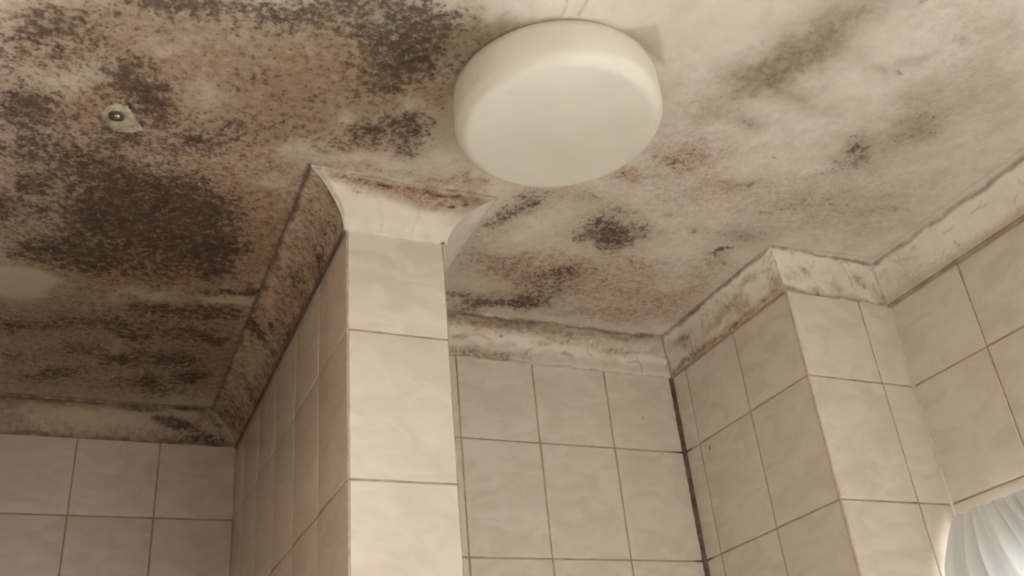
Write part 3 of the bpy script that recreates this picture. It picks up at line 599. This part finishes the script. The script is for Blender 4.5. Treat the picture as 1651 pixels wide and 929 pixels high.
# ---------------------------------------------------------------- sealant beads and corner grout (parts of the walls)
def ribbon(name, mat, parent, pts, widths, across, normal, proud):
    """irregular bead: pts centre line, widths per point, half-round section"""
    V, F = [], []; S = 6
    a = Vector(across); nn = Vector(normal)
    for p, w in zip(pts, widths):
        for k in range(S+1):
            t = math.pi*k/S
            V.append(tuple(Vector(p)+a*(-math.cos(t)*w)+nn*(math.sin(t)*proud)))
    for i in range(len(pts)-1):
        for k in range(S):
            b = i*(S+1)+k; F.append((b, b+1, b+S+2, b+S+1))
    return new_obj(name, mesh_from(name, V, F, True), mat, parent)

def rough_line(p0, p1, n, w0, w1, jit, seed):
    r = random.Random(seed); P, Wd = [], []
    p0, p1 = Vector(p0), Vector(p1)
    for i in range(n+1):
        t = i/n; P.append(tuple(p0.lerp(p1, t))); Wd.append(max(0.0004, (w0+(w1-w0)*t)*(1+r.uniform(-jit, jit))))
    return P, Wd
d45 = (0.7071, -0.7071, 0)
P_, W_ = rough_line((XB-0.003, YB-0.003, ZD+0.002), (XB-0.003, YB-0.003, ROWZ[4]), 110, 0.0066, 0.0046, 0.30, 3)
b_ = ribbon('sealant_bead', M_SEAL_DARK, w_back, P_, W_, (0.7071, 0.7071*-1, 0), (-0.7071, -0.7071, 0), 0.0028)
b_['label'] = 'dark mouldy sealant in the corner'
for zz, ln in ((ROWZ[0], 0.03), (ROWZ[1], 0.022), (ROWZ[2], 0.02)):
    P_, W_ = rough_line((XB-0.004, YB-THK, zz), (XB-0.004-ln, YB-THK, zz+0.0005), 8, 0.0018, 0.0004, .2, int(zz*99))
    ribbon('sealant_bead', M_SEAL_DARK, w_back, P_, W_, (0, 0, 1), (0, -1, 0), 0.0008)
    P_, W_ = rough_line((XB-THK, YB-0.004, zz), (XB-THK, YB-0.004-ln*0.9, zz), 8, 0.0018, 0.0005, .3, int(zz*77))
    ribbon('sealant_bead', M_SEAL_DARK, w_box, P_, W_, (0, 0, 1), (-1, 0, 0), 0.0008)
P_, W_ = rough_line((XL-0.004, YP+0.004, ZD-0.001), (XL-0.004, YLB-0.004, ZD-0.001), 80, 0.0026, 0.0022, .25, 5)
ribbon('sealant_bead', M_SEAL_GREY, w_pier, P_, W_, (0, 0, 1), (-1, 0, 0), 0.002)
P_, W_ = rough_line((XW-0.003, YF-0.004, ZD), (XW-0.003, 0.2, ZD-0.001), 80, 0.0030, 0.0055, .15, 6)
ribbon('sealant_bead', M_SEAL_TAN, w_right, P_, W_, (0, 0, 1), (-1, 0, 0), 0.003)  # sealant bead whose brown also stands in for the shadow gap under the coving
P_, W_ = rough_line((XB-0.002, YB-0.006, ZD), (XB-0.002, YF, ZD), 40, 0.0022, 0.0022, .3, 8)
ribbon('sealant_bead', M_SEAL_TAN, w_box, P_, W_, (0, 0, 1), (-1, 0, 0), 0.002)
for (x, y, par, w) in ((XB-THK*.4, YF-THK*.4, w_box, .0019), (XL-THK*.2, YP-THK*.2, w_pier, .0012)):
    P_, W_ = rough_line((x, y, ZD), (x, y, ROWZ[4]), 40, w, w, .1, 9)
    ribbon('corner_grout', M_GROUT_PALE, par, P_, W_, (0.7071, -0.7071, 0), (-0.7071, -0.7071, 0), w*.9)
P_, W_ = rough_line((XW-0.002, YF-0.002, ZD), (XW-0.002, YF-0.002, ROWZ[3]), 40, .0028, .0028, .2, 10)
ribbon('sealant_bead', M_SEAL_TAN, w_box, P_, W_, (0.7071, -0.7071, 0), (-0.7071, -0.7071, 0), .0016).data.materials[0] = M_SEAL_PALE

# small dark marks on the glaze
def spot(parent, loc, rz, a, b, tilt):
    n = 12; V = [(0, -0.0006, 0)]+[(math.cos(2*math.pi*i/n)*a*(1+0.25*math.sin(i*2.1)), 0.0002, math.sin(2*math.pi*i/n)*b) for i in range(n)]
    o = new_obj('mould_spot', mesh_from('mould_spot', V, [(0, 1+i, 1+(i+1) % n) for i in range(n)], True), M_SEAL_DARK, parent)
    o.location = loc; o.rotation_euler = (0, tilt, rz)
spot(w_back, (0.9562, YB-THK, EYE+0.6439), 0, 0.0011, 0.0028, 0.4)
spot(w_box, (XB-THK, 1.3493, EYE+0.5633), -math.pi/2, 0.0016, 0.0045, 0.3)
spot(w_box, (XB-THK, 1.1312, EYE+0.4664), -math.pi/2, 0.0010, 0.0014, 0)
spot(w_box, (XB-THK, 1.3885, EYE+0.6563), -math.pi/2, 0.0012, 0.0016, 0)

# ---------------------------------------------------------------- ceiling lamp
def lathe(name, prof, seg, mat, parent):
    V, F = [], []; n = len(prof)
    for i in range(seg):
        a = 2*math.pi*i/seg
        for (r, z) in prof: V.append((r*math.cos(a), r*math.sin(a), z))
    for i in range(seg):
        for j in range(n-1):
            a = i*n+j; b = ((i+1) % seg)*n+j; F.append((a, a+1, b+1, b))
    me = mesh_from(name, V, F, True)
    bm = bmesh.new(); bm.from_mesh(me); bmesh.ops.remove_doubles(bm, verts=bm.verts, dist=1e-6); bmesh.ops.recalc_face_normals(bm, faces=bm.faces); bm.to_mesh(me); bm.free()
    me.polygons.foreach_set('use_smooth', [True]*len(me.polygons))
    return new_obj(name, me, mat, parent)
lamp = bpy.data.objects.new('ceiling_lamp', None); COL.objects.link(lamp)
lamp.location = (0.4837, 0.7955, ZC)
tag(lamp, 'round cream opal drum lamp fixed to the mouldy ceiling', 'lamp')
H, R, rr = 0.0645, 0.1268, 0.017
prof = [(0.0, -H-0.0010)] + [(R-rr-0.02*k, -H-0.0010*(1-((R-rr-0.02*k)/(R-rr))**2)) for k in (4, 3, 2, 1)]
prof += [(R-rr+rr*math.sin(t), -H+rr-rr*math.cos(t)) for t in [math.pi/2*k/9 for k in range(10)]]
prof += [(R+0.0002, -H+rr+0.01), (R, -0.016), (R-0.0012, -0.006), (R-0.004, -0.0035), (R-0.008, -0.0035)]
lathe('diffuser', prof, 96, M_OPAL, lamp)
lathe('base_plate', [(0.0, -0.008), (0.112, -0.008), (0.1195, -0.006), (0.1205, -0.0005), (0.0, -0.0005)], 64, M_PLATE, lamp)

# ---------------------------------------------------------------- screw in a filler patch
screw = bpy.data.objects.new('ceiling_screw', None); COL.objects.link(screw)
screw.location = (-0.0075, 0.998, ZC-0.0008)
tag(screw, 'dull metal screw with dark washer in a pale filler patch on the ceiling', 'screw')
lathe('washer', [(0.0035, -0.0022), (0.0062, -0.0030), (0.0088, -0.0024), (0.0095, 0.0005)], 28, M_RUST, screw)
sh = lathe('screw_head', [(0.0, -0.0042), (0.0022, -0.0040), (0.0036, -0.0030), (0.0042, -0.0015), (0.0042, 0.0)], 24, M_STEEL, screw)
new_obj('slot', boxes_mesh('slot', [(-0.0034, 0.0034, -0.0005, 0.0005, -0.0045, -0.0034)]), M_RUST, sh)
def patch(name, outline, thick, label):
    cx = sum(p[0] for p in outline)/len(outline); cy = sum(p[1] for p in outline)/len(outline)
    r = random.Random(4); pts = []
    for (x0, y0), (x1, y1) in zip(outline, outline[1:]+outline[:1]):
        for k in range(4):
            t = k/4; pts.append((x0+(x1-x0)*t-cx+r.uniform(-.0011, .0011), y0+(y1-y0)*t-cy+r.uniform(-.0011, .0011)))
    n = len(pts); V = [(0, 0, -thick)]; F = []
    for (q, z) in ((0.7, -thick), (0.9, -thick*.6), (1.0, 0.0008)): V += [(x*q, y*q, z) for x, y in pts]
    for i in range(n):
        j = (i+1) % n; F.append((0, 1+j, 1+i))
        for k in range(2):
            a = 1+k*n; F.append((a+i, a+j, a+n+j, a+n+i))
    o = new_obj(name, mesh_from(name, V, F, True), M_FILLER); o.location = (cx, cy, ZC-0.0006)
    return tag(o, label, 'filler patch')
patch('filler_patch', PATCH, 0.0007, 'pale grey-green filler dab around the screw on the mouldy ceiling')

# ---------------------------------------------------------------- window and curtain
win = new_obj('window_1', boxes_mesh('window_1', [(XW+.03, XW+.08, WY0, WY0+.05, WZ0, WZ1), (XW+.03, XW+.08, WY1-.05, WY1, WZ0, WZ1),
    (XW+.03, XW+.08, WY0+.05, WY1-.05, WZ0, WZ0+.05), (XW+.03, XW+.08, WY0+.05, WY1-.05, WZ1-.05, WZ1), (XW+.035, XW+.075, .38, .42, WZ0+.05, WZ1-.05)]), M_FRAME)
tag(win, 'white framed window behind the curtain in the right wall', 'window', kind='structure')
for (a, b) in ((WY0+.05, .38), (.42, WY1-.05)):
    new_obj('pane', boxes_mesh('pane', [(XW+.053, XW+.057, a, b, WZ0+.05, WZ1-.05)]), M_GLASS, win)

def curtain():
    root = bpy.data.objects.new('curtain', None); COL.objects.link(root); root.location = (XW, 0.5, EYE+0.36)
    tag(root, 'white gathered curtain hanging at the window on the right wall', 'curtain')
    y0, y1 = 1.056, 0.52; nu, nv = 420, 64; zt, zb = EYE+0.357, EYE-0.66
    V, F = [], []
    ph = 0; PH = []
    for i in range(nu+1):
        ph += 2*math.pi*(y0-y1)/nu/(0.015+0.012*value_noise(np.array([i*0.03]), np.array([3.3]), 5)[0]); PH.append(ph)
    for i in range(nu+1):
        t = i/nu; yt = y0+(y1-y0)*t
        for j in range(nv+1):
            v = (j/nv)**1.5; drop = (zt-zb)*v
            slant = 0.75*drop*min(1.0, max(0.0, (y0-yt)*14))*max(0.0, 1-drop*1.1)     # folds swing towards the room lower down
            y = yt - slant + 0.003*math.sin(PH[i]*0.5+v*3)
            amp = 0.0042+0.0075*min(1, drop*12)
            off = 0.075*(1-math.exp(-drop*9))*(0.6+0.4*math.exp(-t*3))
            x = XW-0.010-amp-off - amp*math.sin(PH[i]+0.5*math.sin(v*4+t*9)) - 0.0022*math.sin(PH[i]*2.3+1)
            z = zt-drop - (0.003*math.sin(PH[i]*1.0+1) if j == 0 else 0)
            V.append((x-XW, y-0.5, z-EYE-0.36))
    for i in range(nu):
        for j in range(nv):
            a = i*(nv+1)+j; F.append((a, a+1, a+nv+2, a+nv+1))
    new_obj('fabric', mesh_from('fabric', V, F, True), M_CURTAIN, root)
    rod = bmesh.new()
    bmesh.ops.create_cone(rod, cap_ends=True, segments=12, radius1=0.004, radius2=0.004, depth=y0+0.15, matrix=Matrix.Translation((-0.014, (y0-0.15)/2-0.5, -0.022)) @ Matrix.Rotation(math.pi/2, 4, 'X'))
    me = bpy.data.meshes.new('rod'); rod.to_mesh(me); rod.free()
    new_obj('rod', me, M_FRAME, root)
curtain()
